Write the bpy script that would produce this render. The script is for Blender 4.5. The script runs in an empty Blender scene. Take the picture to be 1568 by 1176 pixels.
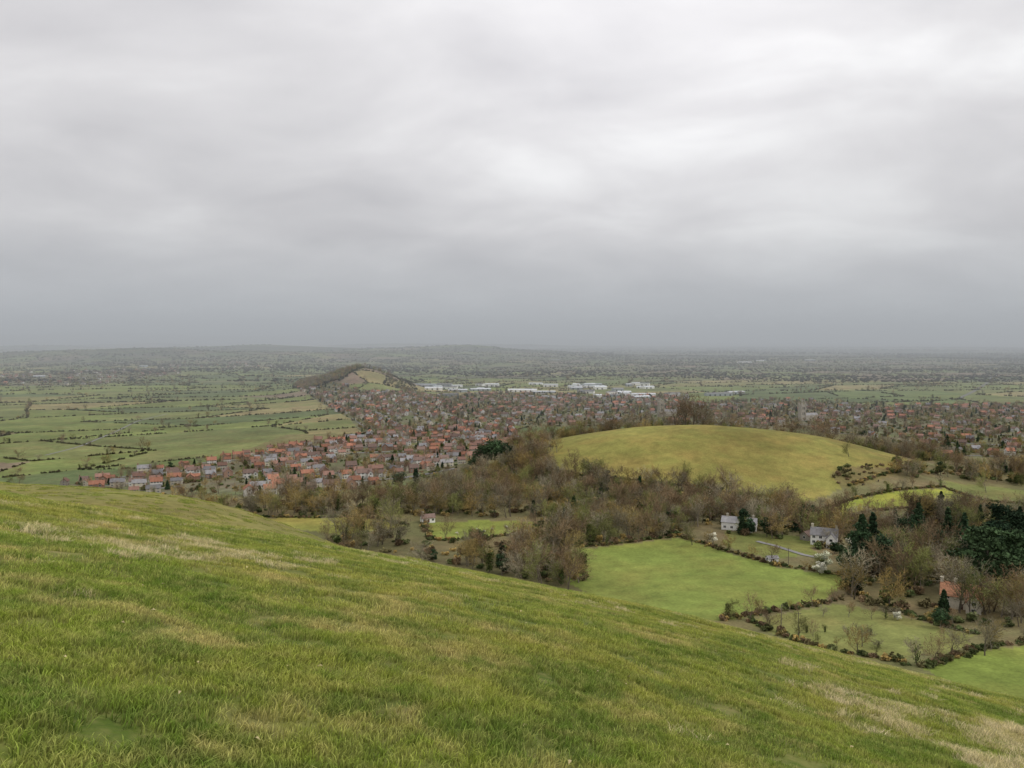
import bpy, math, random
import numpy as np
from mathutils import Vector, Quaternion, Matrix
rng=np.random.default_rng(7); random.seed(11)
scene=bpy.context.scene
scene.view_settings.view_transform='Standard'
scene.view_settings.look='None'
scene.view_settings.exposure=0
EYE=150.0; FPX=1207.0; PITCH=math.radians(3.18)

# ------------------------------------------------------------ noise
def hash2(ix,iy,seed):
    n=(ix*374761393+iy*668265263+seed*144269504)&0xffffffff
    n=((n^(n>>13))*1274126177)&0xffffffff
    return ((n^(n>>16))&0xffff)/65535.0
def vnoise(x,y,seed=0):
    xi=np.floor(x).astype(np.int64); yi=np.floor(y).astype(np.int64)
    fx=x-xi; fy=y-yi; fx=fx*fx*(3-2*fx); fy=fy*fy*(3-2*fy)
    a=hash2(xi,yi,seed); b=hash2(xi+1,yi,seed); c=hash2(xi,yi+1,seed); d=hash2(xi+1,yi+1,seed)
    return (a*(1-fx)+b*fx)*(1-fy)+(c*(1-fx)+d*fx)*fy
def fbm(x,y,o=4,seed=0):
    s=0;a=.5;t=0
    for i in range(o):
        s=s+a*vnoise(x*2**i+i*17.3,y*2**i-i*9.1,seed+i); t+=a; a*=.5
    return s/t
def ss(a,b,x):
    t=np.clip((x-a)/(b-a),0,1); return t*t*(3-2*t)

# ------------------------------------------------------------ terrain height
YB=np.array([-2000,0,200,310,400,474,555,650,750,870,940,1280,1710,2200,3000,60000.])
ZB=np.array([60,62,58,47,42,40,36,32,27,21,18,12,8,6,5,5.])
def segdist(x,y,a,b):
    ax,ay=a;bx,by=b; dx,dy=bx-ax,by-ay
    t=np.clip(((x-ax)*dx+(y-ay)*dy)/(dx*dx+dy*dy),0,1)
    return np.hypot(x-ax-t*dx,y-ay-t*dy),t
def H(x,y):
    x=np.asarray(x,float);y=np.asarray(y,float)
    R=np.hypot(x,y)
    drop=1.6+.19*y+.205*x+.00256*R*R/(1+R/200)
    sg=np.where(y<92,26.,34.)
    bump=9*np.exp(-((y-92)/sg)**2)*ss(5,-38,x)
    near=(1-ss(60,160,R))
    small=(fbm(x/4.5,y/4.5,2,5)-.5)*.24+(fbm(x/.8,y/.8,2,9)-.5)*.08
    hill=EYE-drop+bump+small*near*ss(0.5,4,R)
    zb=np.interp(y,YB,ZB)
    zb=(zb+np.interp(y-45,YB,ZB)+np.interp(y+45,YB,ZB))/3
    base=5+(zb-5)*ss(-650,-150,x)
    base=base+(fbm(x/140,y/140,3,21)-.5)*7*ss(1500,600,y)*ss(-500,-100,x)
    q=np.sqrt(((x-150)/275)**2+((y-735)/215)**2)
    base=base+41*(np.cos(np.pi*np.minimum(q,1))+1)/2
    base=base+13*np.exp(-((x-310)/90)**2-((y-745)/110)**2)
    base=base+46*np.exp(-((x+416)/120)**2-((y-2290)/200)**2)
    d,t=segdist(x,y,(-560,2500),(-170,1450))
    base=base+(26*(1-t)+8*t)*np.exp(-(d/110)**2)
    far=ss(4200,8000,R)*(1-ss(16000,22000,R))
    k=x/np.maximum(y,1)
    lf=.2+.8*ss(.2,-.1,k)
    base=base+far*lf*(np.maximum(fbm(x/2600,y/1500,4,31)-.42,0)*250)
    ridge=ss(21000,30000,R)
    base=base+ridge*(30+190*ss(.25,-.1,k)+300*fbm(k*6+3,k*0+2,4,41)*ss(.3,-.05,k))
    m=np.maximum(hill,base); return m+6*np.log1p(np.exp(-np.abs(hill-base)/6.))*ss(60,160,R)

def bearing(px,py):
    cx=(px-784)/FPX; cy=(588-py)/FPX
    c,s=math.cos(PITCH),math.sin(PITCH)
    return cx, c+cy*s, -s+cy*c
YS=np.geomspace(170,42000,2500); YN=np.geomspace(1,60,1500)
def survey(px,py,near=False):
    """ground position of a landmark from its bearing and dip angle off the hill top"""
    dx,dy,dz=bearing(px,py)
    ys=YN if near else YS
    xs=ys*dx/dy; zs=EYE+ys*dz/dy
    hit=np.nonzero(zs<H(xs,ys))[0]
    i=hit[0] if len(hit) else len(ys)-1
    return (float(xs[i]),float(ys[i]))
def poly(pts,near=False): return np.array([survey(a,b,near) for a,b in pts])
def inpoly(x,y,P):
    ins=np.zeros(np.shape(x),bool); n=len(P); j=n-1
    for i in range(n):
        xi,yi=P[i];xj,yj=P[j]
        if yi!=yj:
            c=((yi>y)!=(yj>y))&(x<(xj-xi)*(y-yi)/(yj-yi)+xi)
            ins^=c
        j=i
    return ins

# ------------------------------------------------------------ land parcels on survey positions
F1=poly([(880,842),(1000,828),(1040,825),(1120,848),(1180,866),(1292,882),(1284,905),(1250,922),(1140,945),(1060,952),(960,930),(870,895)])
F2=poly([(650,802),(740,797),(828,799),(818,812),(740,824),(660,828)])
F2b=poly([(380,797),(450,792),(560,793),(625,806),(520,818),(430,808)])
F4=poly([(1250,800),(1248,784),(1300,768),(1380,752),(1445,748),(1512,768),(1500,782),(1400,775),(1330,782),(1300,800)])
F5=poly([(1110,815),(1240,822),(1250,850),(1180,855),(1110,838)])
F6=poly([(1140,950),(1290,925),(1400,948),(1492,972),(1480,990),(1385,1012),(1250,995)])
F7=poly([(1415,1022),(1500,996),(1568,988),(1700,985),(1700,1090),(1568,1072),(1440,1048)])
F8=poly([(1430,735),(1530,745),(1700,760),(1700,790),(1540,770),(1450,745)])
chf=[survey(a,b) for a,b in [(848,715),(920,730),(1000,738),(1100,748),(1190,770),(1240,768),(1300,745),(1392,716)]]
F3=np.array([(28,770)]+chf+[(395,785),(345,812),(260,808),(180,795),(120,812),(60,800)])
FIELDS=[(F1,(.185,.232,.052)),(F2,(.20,.235,.052)),(F2b,(.22,.225,.055)),(F3,(.215,.205,.055)),(F4,(.25,.285,.05)),(F5,(.155,.18,.05)),
        (F6,(.165,.18,.055)),(F7,(.18,.232,.048)),(F8,(.17,.19,.06))]
T1=poly([(90,745),(260,718),(450,683),(560,668),(700,655),(795,682),(745,700),(700,722),(600,745),(420,760),(200,758)])
T2=poly([(448,592),(480,588),(560,600),(650,604),(720,625),(790,655),(800,688),(690,660),(560,668),(535,640)])
T3=poly([(640,606),(760,602),(900,606),(1050,606),(1060,650),(900,652),(800,655),(720,630)])
T4=poly([(1040,618),(1200,612),(1400,622),(1700,618),(1700,700),(1560,702),(1400,700),(1320,668),(1150,655),(1050,650)])
T5=poly([(0,572),(150,566),(270,562),(280,572),(140,590),(0,592)])
T6=poly([(250,556),(420,556),(420,562),(260,566)])
TOWNS=[T1,T2,T3,T4]
W_main=poly([(250,772),(450,765),(560,772),(620,770),(690,745),(745,722),(800,695),(838,690),(846,725),(920,734),(1000,744),(1100,754),(1200,778),(1240,790),(1225,806),(1100,800),(1040,820),(900,838),(850,830),(835,795),(650,790),(560,788),(400,792),(300,790)])
W_low=poly([(480,835),(560,815),(650,832),(740,828),(830,820),(870,845),(900,890),(880,900),(780,885),(620,852)])
W_r=poly([(1290,880),(1250,850),(1260,810),(1300,800),(1400,782),(1500,790),(1700,800),(1700,960),(1568,960),(1480,960),(1400,945),(1300,920)])
W_mid=poly([(1090,800),(1240,800),(1290,815),(1250,835),(1110,820)])
W_fr=poly([(1330,700),(1400,712),(1568,720),(1700,720),(1700,755),(1540,742),(1430,730),(1380,735)])
W_back=np.array([(20,745),(30,775),(60,806),(120,818),(180,802),(260,814),(345,818),(400,790),(470,830),(430,900),(300,905),(150,905),(20,880),(-10,800)])
scrub=poly([(1272,728),(1290,715),(1350,715),(1385,722),(1330,742),(1290,748)])

CW,CH,TH=215.,150.,.42
def corner(i,j):
    i=np.asarray(i);j=np.asarray(j)
    u=(i+.5*((j%2)==0)+(hash2(i,j,3)-.5)*.75)*CW; v=(j+(hash2(i,j,4)-.5)*.65)*CH
    x=u*math.cos(TH)-v*math.sin(TH); y=u*math.sin(TH)+v*math.cos(TH)
    return x+90*np.sin(y/410.+1), y+110*np.sin(x/530.)
def parcel_id(x,y):
    X0=x.copy();Y0=y.copy()
    for _ in range(6):
        X0=x-90*np.sin(Y0/410.+1); Y0=y-110*np.sin(X0/530.)
    u=X0*math.cos(TH)+Y0*math.sin(TH); v=-X0*math.sin(TH)+Y0*math.cos(TH)
    j0=np.floor(v/CH).astype(np.int64); out=np.full(x.shape,-1,np.int64)
    i0=np.floor(u/CW-.25).astype(np.int64)
    for dj in (0,-1,1):
        for di in (0,-1,1,-2):
            j=j0+dj;i=i0+di
            c=[corner(i,j),corner(i+1,j),corner(i+1,j+1),corner(i,j+1)]
            ok=out<0
            for a in range(4):
                ax,ay=c[a];bx,by=c[(a+1)%4]
                ok&=((bx-ax)*(y-ay)-(by-ay)*(x-ax))>=0
            out=np.where(ok,(i+5000)*10000+(j+5000),out)
    return out
def is_plain(x,y):
    up=(x>-330+np.clip(y-500,0,900)*-.05)&(y<1150)
    m=(np.hypot(x,y)>640)&~up
    for T in TOWNS: m&=~inpoly(x,y,T)
    return m

# ------------------------------------------------------------ materials
def new_mat(name):
    m=bpy.data.materials.new(name); m.use_nodes=True
    nt=m.node_tree; b=nt.nodes['Principled BSDF']
    b.inputs['Roughness'].default_value=.9
    b.inputs['Specular IOR Level'].default_value=.12
    return m,nt,b
def N(nt,t,**k):
    n=nt.nodes.new(t)
    for a,v in k.items(): setattr(n,a,v)
    return n
def mathn(nt,op,a,b=None,clamp=False):
    n=N(nt,'ShaderNodeMath',operation=op); n.use_clamp=clamp
    for i,v in enumerate((a,b)):
        if v is None: continue
        if isinstance(v,(int,float)): n.inputs[i].default_value=v
        else: nt.links.new(v,n.inputs[i])
    return n.outputs[0]
def mixc(nt,f,a,b,mode='MIX'):
    n=N(nt,'ShaderNodeMix',data_type='RGBA',blend_type=mode)
    for s,v in ((n.inputs[0],f),(n.inputs[6],a),(n.inputs[7],b)):
        if isinstance(v,(int,float)): s.default_value=v
        elif isinstance(v,tuple): s.default_value=(*v,1)
        else: nt.links.new(v,s)
    return n.outputs[2]
def noise(nt,vec,scale,detail=3,rough=.55,dist=0):
    n=N(nt,'ShaderNodeTexNoise'); n.inputs['Scale'].default_value=scale
    n.inputs['Detail'].default_value=detail; n.inputs['Roughness'].default_value=rough
    n.inputs['Distortion'].default_value=dist
    nt.links.new(vec,n.inputs['Vector']); return n.outputs['Fac']
def rmap(nt,v,a,b,c,d):
    n=N(nt,'ShaderNodeMapRange'); nt.links.new(v,n.inputs[0])
    for i,q in enumerate((a,b,c,d)): n.inputs[i+1].default_value=q
    return n.outputs[0]
def grass_color(nt,pos,k=1.0):
    big=rmap(nt,noise(nt,pos,.16,2),.36,.60,0,1)
    med=rmap(nt,noise(nt,pos,1.1,3,.65),.42,.60,0,1)
    fin=rmap(nt,noise(nt,pos,7,2,.6),.40,.68,0,1)
    a=mixc(nt,big,(.170*k,.225*k,.032*k),(.250*k,.250*k,.052*k))
    b=mixc(nt,mathn(nt,'MULTIPLY',med,.78),a,(.090*k,.145*k,.024*k))
    st=rmap(nt,noise(nt,pos,.5,4,.75),.53,.66,0,.8)
    c=mixc(nt,st,b,(.37*k,.31*k,.125*k))
    return mixc(nt,mathn(nt,'MULTIPLY',fin,.42),c,(.36*k,.32*k,.12*k))

def terrain_mat():
    m,nt,b=new_mat('terrain_grassland')
    g=N(nt,'ShaderNodeNewGeometry'); pos=g.outputs['Position']
    col=N(nt,'ShaderNodeAttribute',attribute_name='Col').outputs['Color']
    nr=N(nt,'ShaderNodeAttribute',attribute_name='near').outputs['Fac']
    n1=rmap(nt,noise(nt,pos,.012,5,.6),.3,.7,.70,1.30)
    n2=rmap(nt,noise(nt,pos,.11,4,.65),.3,.7,.78,1.22)
    n3=rmap(nt,noise(nt,pos,.9,2,.65),.3,.7,.82,1.18)
    v=mathn(nt,'MULTIPLY',mathn(nt,'MULTIPLY',n1,n2),n3)
    vm=N(nt,'ShaderNodeVectorMath',operation='SCALE'); nt.links.new(col,vm.inputs[0]); nt.links.new(v,vm.inputs['Scale'])
    hue=rmap(nt,noise(nt,pos,.03,4,.6),.42,.68,0,.6)
    far=mixc(nt,hue,vm.outputs[0],mixc(nt,1.0,vm.outputs[0],(1.3,.98,1.15),'MULTIPLY'))
    near=grass_color(nt,pos,.72)
    nt.links.new(mixc(nt,nr,far,near),b.inputs['Base Color'])
    bp=N(nt,'ShaderNodeBump'); bp.inputs['Strength'].default_value=.6; bp.inputs['Distance'].default_value=.06
    nt.links.new(noise(nt,pos,9,3,.7),bp.inputs['Height']); nt.links.new(bp.outputs[0],b.inputs['Normal'])
    return m
def blade_mat(name,k,dry=False):
    m,nt,b=new_mat(name)
    g=N(nt,'ShaderNodeNewGeometry'); pos=g.outputs['Position']
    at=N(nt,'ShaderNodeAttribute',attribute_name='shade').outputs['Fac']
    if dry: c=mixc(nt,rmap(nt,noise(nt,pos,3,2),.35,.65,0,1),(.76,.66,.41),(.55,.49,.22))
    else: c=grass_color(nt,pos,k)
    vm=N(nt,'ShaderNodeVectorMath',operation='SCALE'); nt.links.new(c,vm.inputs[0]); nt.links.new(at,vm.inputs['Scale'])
    nt.links.new(vm.outputs[0],b.inputs['Base Color'])
    b.inputs['Roughness'].default_value=.6
    tr=N(nt,'ShaderNodeBsdfTranslucent'); nt.links.new(vm.outputs[0],tr.inputs[0])
    mx=N(nt,'ShaderNodeMixShader'); mx.inputs[0].default_value=.35
    nt.links.new(b.outputs[0],mx.inputs[1]); nt.links.new(tr.outputs[0],mx.inputs[2])
    nt.links.new(mx.outputs[0],nt.nodes['Material Output'].inputs[0])
    return m
def leaf_mat(name,c1,c2,vary=.35):
    m,nt,b=new_mat(name)
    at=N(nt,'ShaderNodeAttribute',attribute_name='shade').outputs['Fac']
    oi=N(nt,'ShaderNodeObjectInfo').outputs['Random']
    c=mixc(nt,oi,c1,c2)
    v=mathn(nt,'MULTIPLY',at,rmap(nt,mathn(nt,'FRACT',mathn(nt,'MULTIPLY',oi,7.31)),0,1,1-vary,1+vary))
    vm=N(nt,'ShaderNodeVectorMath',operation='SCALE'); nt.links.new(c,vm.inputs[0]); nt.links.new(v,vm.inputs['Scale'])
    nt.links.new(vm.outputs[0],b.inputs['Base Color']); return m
def flat_mat(name,c,var=.2,sc=.6,rough=.85,rnd=.25,spec=.15):
    m,nt,b=new_mat(name)
    tc=N(nt,'ShaderNodeTexCoord').outputs['Object']
    v=rmap(nt,noise(nt,tc,sc,3,.65),.3,.7,1-var,1+var)
    oi=N(nt,'ShaderNodeObjectInfo').outputs['Random']
    v=mathn(nt,'MULTIPLY',v,rmap(nt,oi,0,1,1-rnd,1+rnd))
    vm=N(nt,'ShaderNodeVectorMath',operation='SCALE'); vm.inputs[0].default_value=c; nt.links.new(v,vm.inputs['Scale'])
    nt.links.new(vm.outputs[0],b.inputs['Base Color']); b.inputs['Roughness'].default_value=rough
    b.inputs['Specular IOR Level'].default_value=spec; return m

M_ter=terrain_mat(); M_blade=blade_mat('grass_blades',1.68); M_dry=blade_mat('dry_grass_blades',1,True)
M_bark=leaf_mat('bark_brown',(.15,.125,.095),(.19,.17,.13))
M_twig=[leaf_mat('twigs_brown',(.215,.15,.09),(.24,.175,.10)),leaf_mat('twigs_grey',(.28,.245,.17),(.23,.205,.14)),
        leaf_mat('twigs_ochre',(.34,.245,.09),(.28,.225,.09)),leaf_mat('twigs_budding',(.22,.24,.08),(.22,.22,.08))]
M_ever=leaf_mat('evergreen_needles',(.028,.055,.028),(.045,.074,.032))
M_ivy=leaf_mat('green_leaves',(.085,.12,.035),(.12,.15,.045))
M_hedge=leaf_mat('hedge_leaves',(.135,.13,.055),(.16,.135,.065),.4)
M_hedgeg=leaf_mat('hedge_leaves_green',(.095,.13,.048),(.13,.145,.055),.3)
M_wood_far=leaf_mat('far_wood_canopy',(.07,.078,.048),(.095,.085,.055),.3)
M_hedge_far=leaf_mat('plain_hedge_leaves',(.085,.09,.05),(.11,.10,.06),.35)
M_bloss=leaf_mat('white_blossom',(.72,.70,.60),(.60,.62,.46),.1)
R_t=flat_mat('roof_terracotta',(.315,.150,.100),rnd=.35); R_b=flat_mat('roof_brown_tile',(.185,.13,.11),rnd=.3); R_g=flat_mat('roof_grey_slate',(.23,.225,.23),rnd=.35)
R_m=flat_mat('roof_mixed_tile',(.235,.14,.11),rnd=.35); R_p=flat_mat('roof_pantile',(.40,.20,.12),.3,1.5)
Wl_b=flat_mat('brick_wall',(.27,.175,.13)); Wl_c=flat_mat('cream_render',(.52,.48,.39)); Wl_w=flat_mat('white_render',(.84,.83,.80),.05,.5,.7,.03); Wl_s=flat_mat('stone_wall',(.33,.30,.25)); Wl_o=flat_mat('off_white_render',(.62,.61,.58),.1,.5,.8,.15)
M_glass=flat_mat('window_glass',(.03,.035,.04),.1,1,.15,.1,.5); M_trim=flat_mat('white_trim',(.75,.75,.73),.04,1,.5,.02)
M_door=flat_mat('door_paint',(.10,.05,.04)); M_shed=flat_mat('shed_sheet_roof',(.60,.62,.65),.08,.05); M_sheda=flat_mat('shed_wall',(.34,.37,.38),.1,.05)
M_wood=flat_mat('weathered_wood',(.16,.14,.11)); M_road=flat_mat('asphalt_lane',(.20,.195,.19),.15,.1)
M_cow=flat_mat('cow_hide',(.06,.045,.035),.4,2); M_fleece=flat_mat('sheep_fleece',(.62,.58,.50),.1,3); M_leaf=flat_mat('dead_leaf',(.46,.39,.21),.2,9)

# ------------------------------------------------------------ mesh helpers
def finish(name,V,F,mats,mi=None,shade=None,link=True):
    me=bpy.data.meshes.new(name); me.from_pydata([tuple(v) for v in V],[],F)
    for m in mats: me.materials.append(m)
    if mi is not None: me.polygons.foreach_set('material_index',mi)
    if shade is not None:
        a=me.attributes.new('shade','FLOAT','POINT'); a.data.foreach_set('value',np.asarray(shade,np.float32))
    me.update(); ob=bpy.data.objects.new(name,me)
    if link: scene.collection.objects.link(ob)
    return ob
def gn_group():
    ng=bpy.data.node_groups.new('instance_scatter','GeometryNodeTree')
    ng.interface.new_socket('Geometry',in_out='INPUT',socket_type='NodeSocketGeometry')
    ng.interface.new_socket('Collection',in_out='INPUT',socket_type='NodeSocketCollection')
    ng.interface.new_socket('Geometry',in_out='OUTPUT',socket_type='NodeSocketGeometry')
    gi=ng.nodes.new('NodeGroupInput'); go=ng.nodes.new('NodeGroupOutput')
    ci=ng.nodes.new('GeometryNodeCollectionInfo'); ci.inputs['Separate Children'].default_value=True; ci.inputs['Reset Children'].default_value=True
    ip=ng.nodes.new('GeometryNodeInstanceOnPoints'); ip.inputs['Pick Instance'].default_value=True
    def na(n,t):
        a=ng.nodes.new('GeometryNodeInputNamedAttribute'); a.data_type=t; a.inputs['Name'].default_value=n
        return [o for o in a.outputs if o.name=='Attribute' and o.enabled][0]
    L=ng.links.new
    L(gi.outputs[0],ip.inputs['Points']); L(gi.outputs[1],ci.inputs['Collection']); L(ci.outputs[0],ip.inputs['Instance'])
    L(na('idx','INT'),ip.inputs['Instance Index']); L(na('scl','FLOAT_VECTOR'),ip.inputs['Scale'])
    e=ng.nodes.new('FunctionNodeEulerToRotation'); L(na('rot','FLOAT_VECTOR'),e.inputs[0]); L(e.outputs[0],ip.inputs['Rotation'])
    L(ip.outputs[0],go.inputs[0]); return ng
NG=gn_group()
def make_coll(name,obs):
    c=bpy.data.collections.new(name)
    for o in obs: c.objects.link(o)
    return c
def scatter(name,P,S,Rt,I,coll):
    P=np.asarray(P,np.float32); n=len(P)
    me=bpy.data.meshes.new(name); me.vertices.add(n); me.vertices.foreach_set('co',P.ravel())
    for nm,ty,key,d in (('scl','FLOAT_VECTOR','vector',np.asarray(S,np.float32)),('rot','FLOAT_VECTOR','vector',np.asarray(Rt,np.float32)),('idx','INT','value',np.asarray(I,np.int32))):
        a=me.attributes.new(nm,ty,'POINT'); a.data.foreach_set(key,d.ravel())
    ob=bpy.data.objects.new(name,me); scene.collection.objects.link(ob)
    md=ob.modifiers.new('scatter','NODES'); md.node_group=NG
    sid=[i.identifier for i in NG.interface.items_tree if i.name=='Collection'][0]
    md[sid]=coll; print(name,n); return ob
def place(name,xy,smin,smax,coll,nvar,sink=.2,flat=1.0,idx=None,szz=None):
    xy=np.asarray(xy); n=len(xy)
    z=H(xy[:,0],xy[:,1])-sink
    s=rng.uniform(smin,smax,n) if szz is None else szz
    S=np.stack([s*rng.uniform(.85,1.15,n),s*rng.uniform(.85,1.15,n),s*flat*rng.uniform(.8,1.2,n)],1)
    Rt=np.stack([np.zeros(n),np.zeros(n),rng.uniform(0,6.28,n)],1)
    return scatter(name,np.column_stack([xy,z]),S,Rt,rng.integers(0,nvar,n) if idx is None else idx,coll)
def fill(P,density,clump=0,seed=0):
    x0,y0=P.min(0);x1,y1=P.max(0); n=int((x1-x0)*(y1-y0)*density)
    x=rng.uniform(x0,x1,n);y=rng.uniform(y0,y1,n); m=inpoly(x,y,P)
    if clump: m&=fbm(x/45,y/45,2,seed)>clump
    return np.column_stack([x[m],y[m]])
def along(pts,step,jit=.6,px=True):
    Q=[survey(*p) for p in pts] if px else pts
    out=[]
    for a,b in zip(Q[:-1],Q[1:]):
        a=np.array(a);b=np.array(b);L=np.hypot(*(b-a));n=max(1,int(L/step))
        t=(np.arange(n)+rng.uniform(0,1,n)*.6)/n
        out.append(a+(b-a)*t[:,None]+rng.normal(0,jit,(n,2)))
    return np.concatenate(out)

# ------------------------------------------------------------ vegetation models
def rv(): return Vector((random.gauss(0,1),random.gauss(0,1),random.gauss(0,1))).normalized()
def bare_tree(name,h,spread,twig,seed,nl=(7,7,7,3),ivy=0,tw=1.0):
    random.seed(seed); V=[];F=[];MI=[];SH=[]
    def prism(p,q,r0,r1,n):
        d=(q-p).normalized(); u=d.orthogonal().normalized(); w=d.cross(u); b=len(V)
        for c,r in ((p,r0),(q,r1)):
            for i in range(n):
                a=6.283*i/n; V.append(c+(u*math.cos(a)+w*math.sin(a))*r); SH.append(random.uniform(.8,1.1))
        for i in range(n): F.append((b+i,b+(i+1)%n,b+n+(i+1)%n,b+n+i)); MI.append(0)
    def strip(p,q,w,sh):
        d=q-p; u=d.cross(rv())
        if u.length<1e-5: return
        u=u.normalized()*w; b=len(V); V.extend([p-u,p+u,q]); SH.extend([sh]*3); F.append((b,b+1,b+2)); MI.append(1)
    def grow(p,d,L,r,lev,sh):
        n=3 if lev<3 else 1
        for k in range(n):
            d=(d+rv()*.22+Vector((0,0,.10 if lev else .3))).normalized(); q=p+d*(L/n)
            r1=r*(1-.22)
            if lev<=1: prism(p,q,r,r1,6 if lev==0 else 4)
            elif lev==2: prism(p,q,r,r1,3)
            else: strip(p,q,(.055 if lev==3 else .045)*tw,sh)
            if lev<4:
                c=nl[lev]; cnt=c if n==1 else (c//n+(1 if k>=n-(c%n) else 0))
                if lev==0: cnt=[1,2,c-3][k]
                for _ in range(cnt):
                    s=random.uniform(.25,1); pp=p.lerp(q,s)
                    side=rv(); side=(side-d*side.dot(d)).normalized()
                    ang=random.uniform(.45,1.0)*spread
                    nd=(d*math.cos(ang)+side*math.sin(ang)).normalized()
                    nL=L*(random.uniform(.75,1.05) if lev==0 else random.uniform(.45,.7)) if lev<3 else random.uniform(.5,1.1)
                    grow(pp,nd,nL,r1*.45,lev+1,random.uniform(.65,1.35) if lev==1 else sh)
            p=q;r=r1
    grow(Vector((0,0,0)),Vector((0,0,1)),h*.42,h*.020,0,1)
    for i in range(ivy):
        z=random.uniform(.1,.7)*h; a=random.uniform(0,6.28); c=Vector((math.cos(a),math.sin(a),0))*random.uniform(.2,.6+h*.06)+Vector((0,0,z))
        u=rv()*.35;w=rv()*.35;b=len(V);V.extend([c-u,c+w,c+u,c-w]);SH.extend([random.uniform(.6,1.2)]*4);F.append((b,b+1,b+2,b+3));MI.append(2)
    return finish(name,V,F,[M_bark,twig,M_ivy],MI,SH,link=False)
def leafy(name,h,clumps,mat,seed,leaf=.35,per=90,trunk=True,tr_h=.3,bark=None,link=False):
    random.seed(seed); V=[];F=[];MI=[];SH=[]
    if trunk:
        n=7;pr=None
        for k,(zz,r) in enumerate([(-.5,h*.03),(h*.1,h*.024),(h*tr_h,h*.02),(h*.7,h*.009),(h*.95,.03)]):
            b=len(V); ox=random.gauss(0,h*.006)
            for i in range(n):
                a=6.283*i/n; V.append((ox+math.cos(a)*r,math.sin(a)*r,zz)); SH.append(1)
            if pr is not None:
                for i in range(n): F.append((pr+i,pr+(i+1)%n,b+(i+1)%n,b+i)); MI.append(0)
            pr=b
    for c,rad in clumps:
        c=Vector(c); sh0=random.uniform(.65,1.35)
        if trunk:
            t0=Vector((0,0,min(c.z*.75,h*.9))); d=c-t0; u=d.orthogonal().normalized()*.07; b=len(V)
            V.extend([t0-u,t0+u,c]);SH.extend([1]*3);F.append((b,b+1,b+2));MI.append(0)
        for _ in range(per):
            dv=rv()*random.uniform(.45,1.08)
            p=c+Vector((dv.x*rad[0],dv.y*rad[1],dv.z*rad[2]))
            s=leaf*random.uniform(.6,1.5); u=rv(); w=u.cross(rv()).normalized()*s*random.uniform(.4,1); u=u*s
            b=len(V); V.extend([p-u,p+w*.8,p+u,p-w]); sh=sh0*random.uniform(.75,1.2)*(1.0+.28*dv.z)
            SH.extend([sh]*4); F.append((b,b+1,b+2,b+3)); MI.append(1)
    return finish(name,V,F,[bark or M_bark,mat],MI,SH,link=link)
def conifer(name,h,seed,mat=None,width=.2,link=False):
    random.seed(seed); cl=[]
    n=26
    for i in range(n):
        t=(i+.5)/n; z=h*(.1+.88*t); r=h*width*(1-t)**.75*random.uniform(.7,1.2)+.3
        for k in range(3):
            a=random.uniform(0,6.28); cl.append(((math.cos(a)*r*.6,math.sin(a)*r*.6,z+random.uniform(-.3,.3)),(r*.62,r*.62,h*.035)))
    return leafy(name,h,cl,mat or M_ever,seed,.42,42,link=link)
def cedar(name,h,seed,link=False):
    random.seed(seed); cl=[]
    for i in range(11):
        t=i/10; z=h*(.2+.75*t); R=h*.52*(1-t*t*.75)
        for k in range(6):
            a=random.uniform(0,6.28); r=R*random.uniform(.25,.95)
            cl.append(((math.cos(a)*r,math.sin(a)*r,z+random.uniform(-.6,.6)),(h*.16,h*.16,h*.04)))
    return leafy(name,h,cl,M_ever,seed,.5,75,link=link)
def broad_ever(name,h,seed,mat=None,link=False,w=.34,leaf=.4):
    random.seed(seed); cl=[]
    for i in range(30):
        d=rv(); rr=random.uniform(.3,1)
        cl.append(((d.x*h*w*rr,d.y*h*w*rr,h*.56+d.z*h*.36*rr),(h*.13,h*.13,h*.10)))
    return leafy(name,h,cl,mat or M_ever,seed,leaf,75,link=link)
def bush(name,mat,seed,per=42,leaf=.20):
    random.seed(seed); cl=[((random.gauss(0,.55),random.gauss(0,.55),random.uniform(.25,1.05)),(.5,.5,.42)) for _ in range(7)]
    return leafy(name,1.4,cl,mat,seed,leaf,per,trunk=False)

bt=[bare_tree('bare_a',15,1.0,M_twig[0],1),bare_tree('bare_b',13,1.15,M_twig[1],2,ivy=160),bare_tree('bare_c',16,.85,M_twig[0],3),
    bare_tree('bare_d',12,1.2,M_twig[2],4),bare_tree('bare_e',14,1.0,M_twig[3],5),bare_tree('bare_f',15,1.05,M_twig[1],6),
    bare_tree('bare_g',11,1.1,M_twig[3],7,ivy=330),bare_tree('bare_h',13,.95,M_twig[2],8)]
C_bare=make_coll('bare_tree_models',bt)
bs=[bush('bush_a',M_hedge,11),bush('bush_b',M_hedgeg,12),bush('bush_c',M_hedgeg,13),bush('bush_d',M_twig[0],14),bush('bush_e',M_twig[2],15)]
C_bush=make_coll('bush_models',bs)
C_farw=make_coll('far_wood_models',[bush('canopy_a',M_wood_far,16,30,.28),bush('canopy_b',M_wood_far,17,30,.28)])
C_farh=make_coll('plain_hedge_models',[bush('hedge_a',M_hedge_far,18,30,.26),bush('hedge_b',M_hedge_far,19,30,.26)])
ev=[broad_ever('ever_a',12,21),conifer('ever_b',15,22),broad_ever('ever_c',11,23,M_ivy),conifer('ever_d',13,24)]
C_ever=make_coll('evergreen_models',ev)

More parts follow.
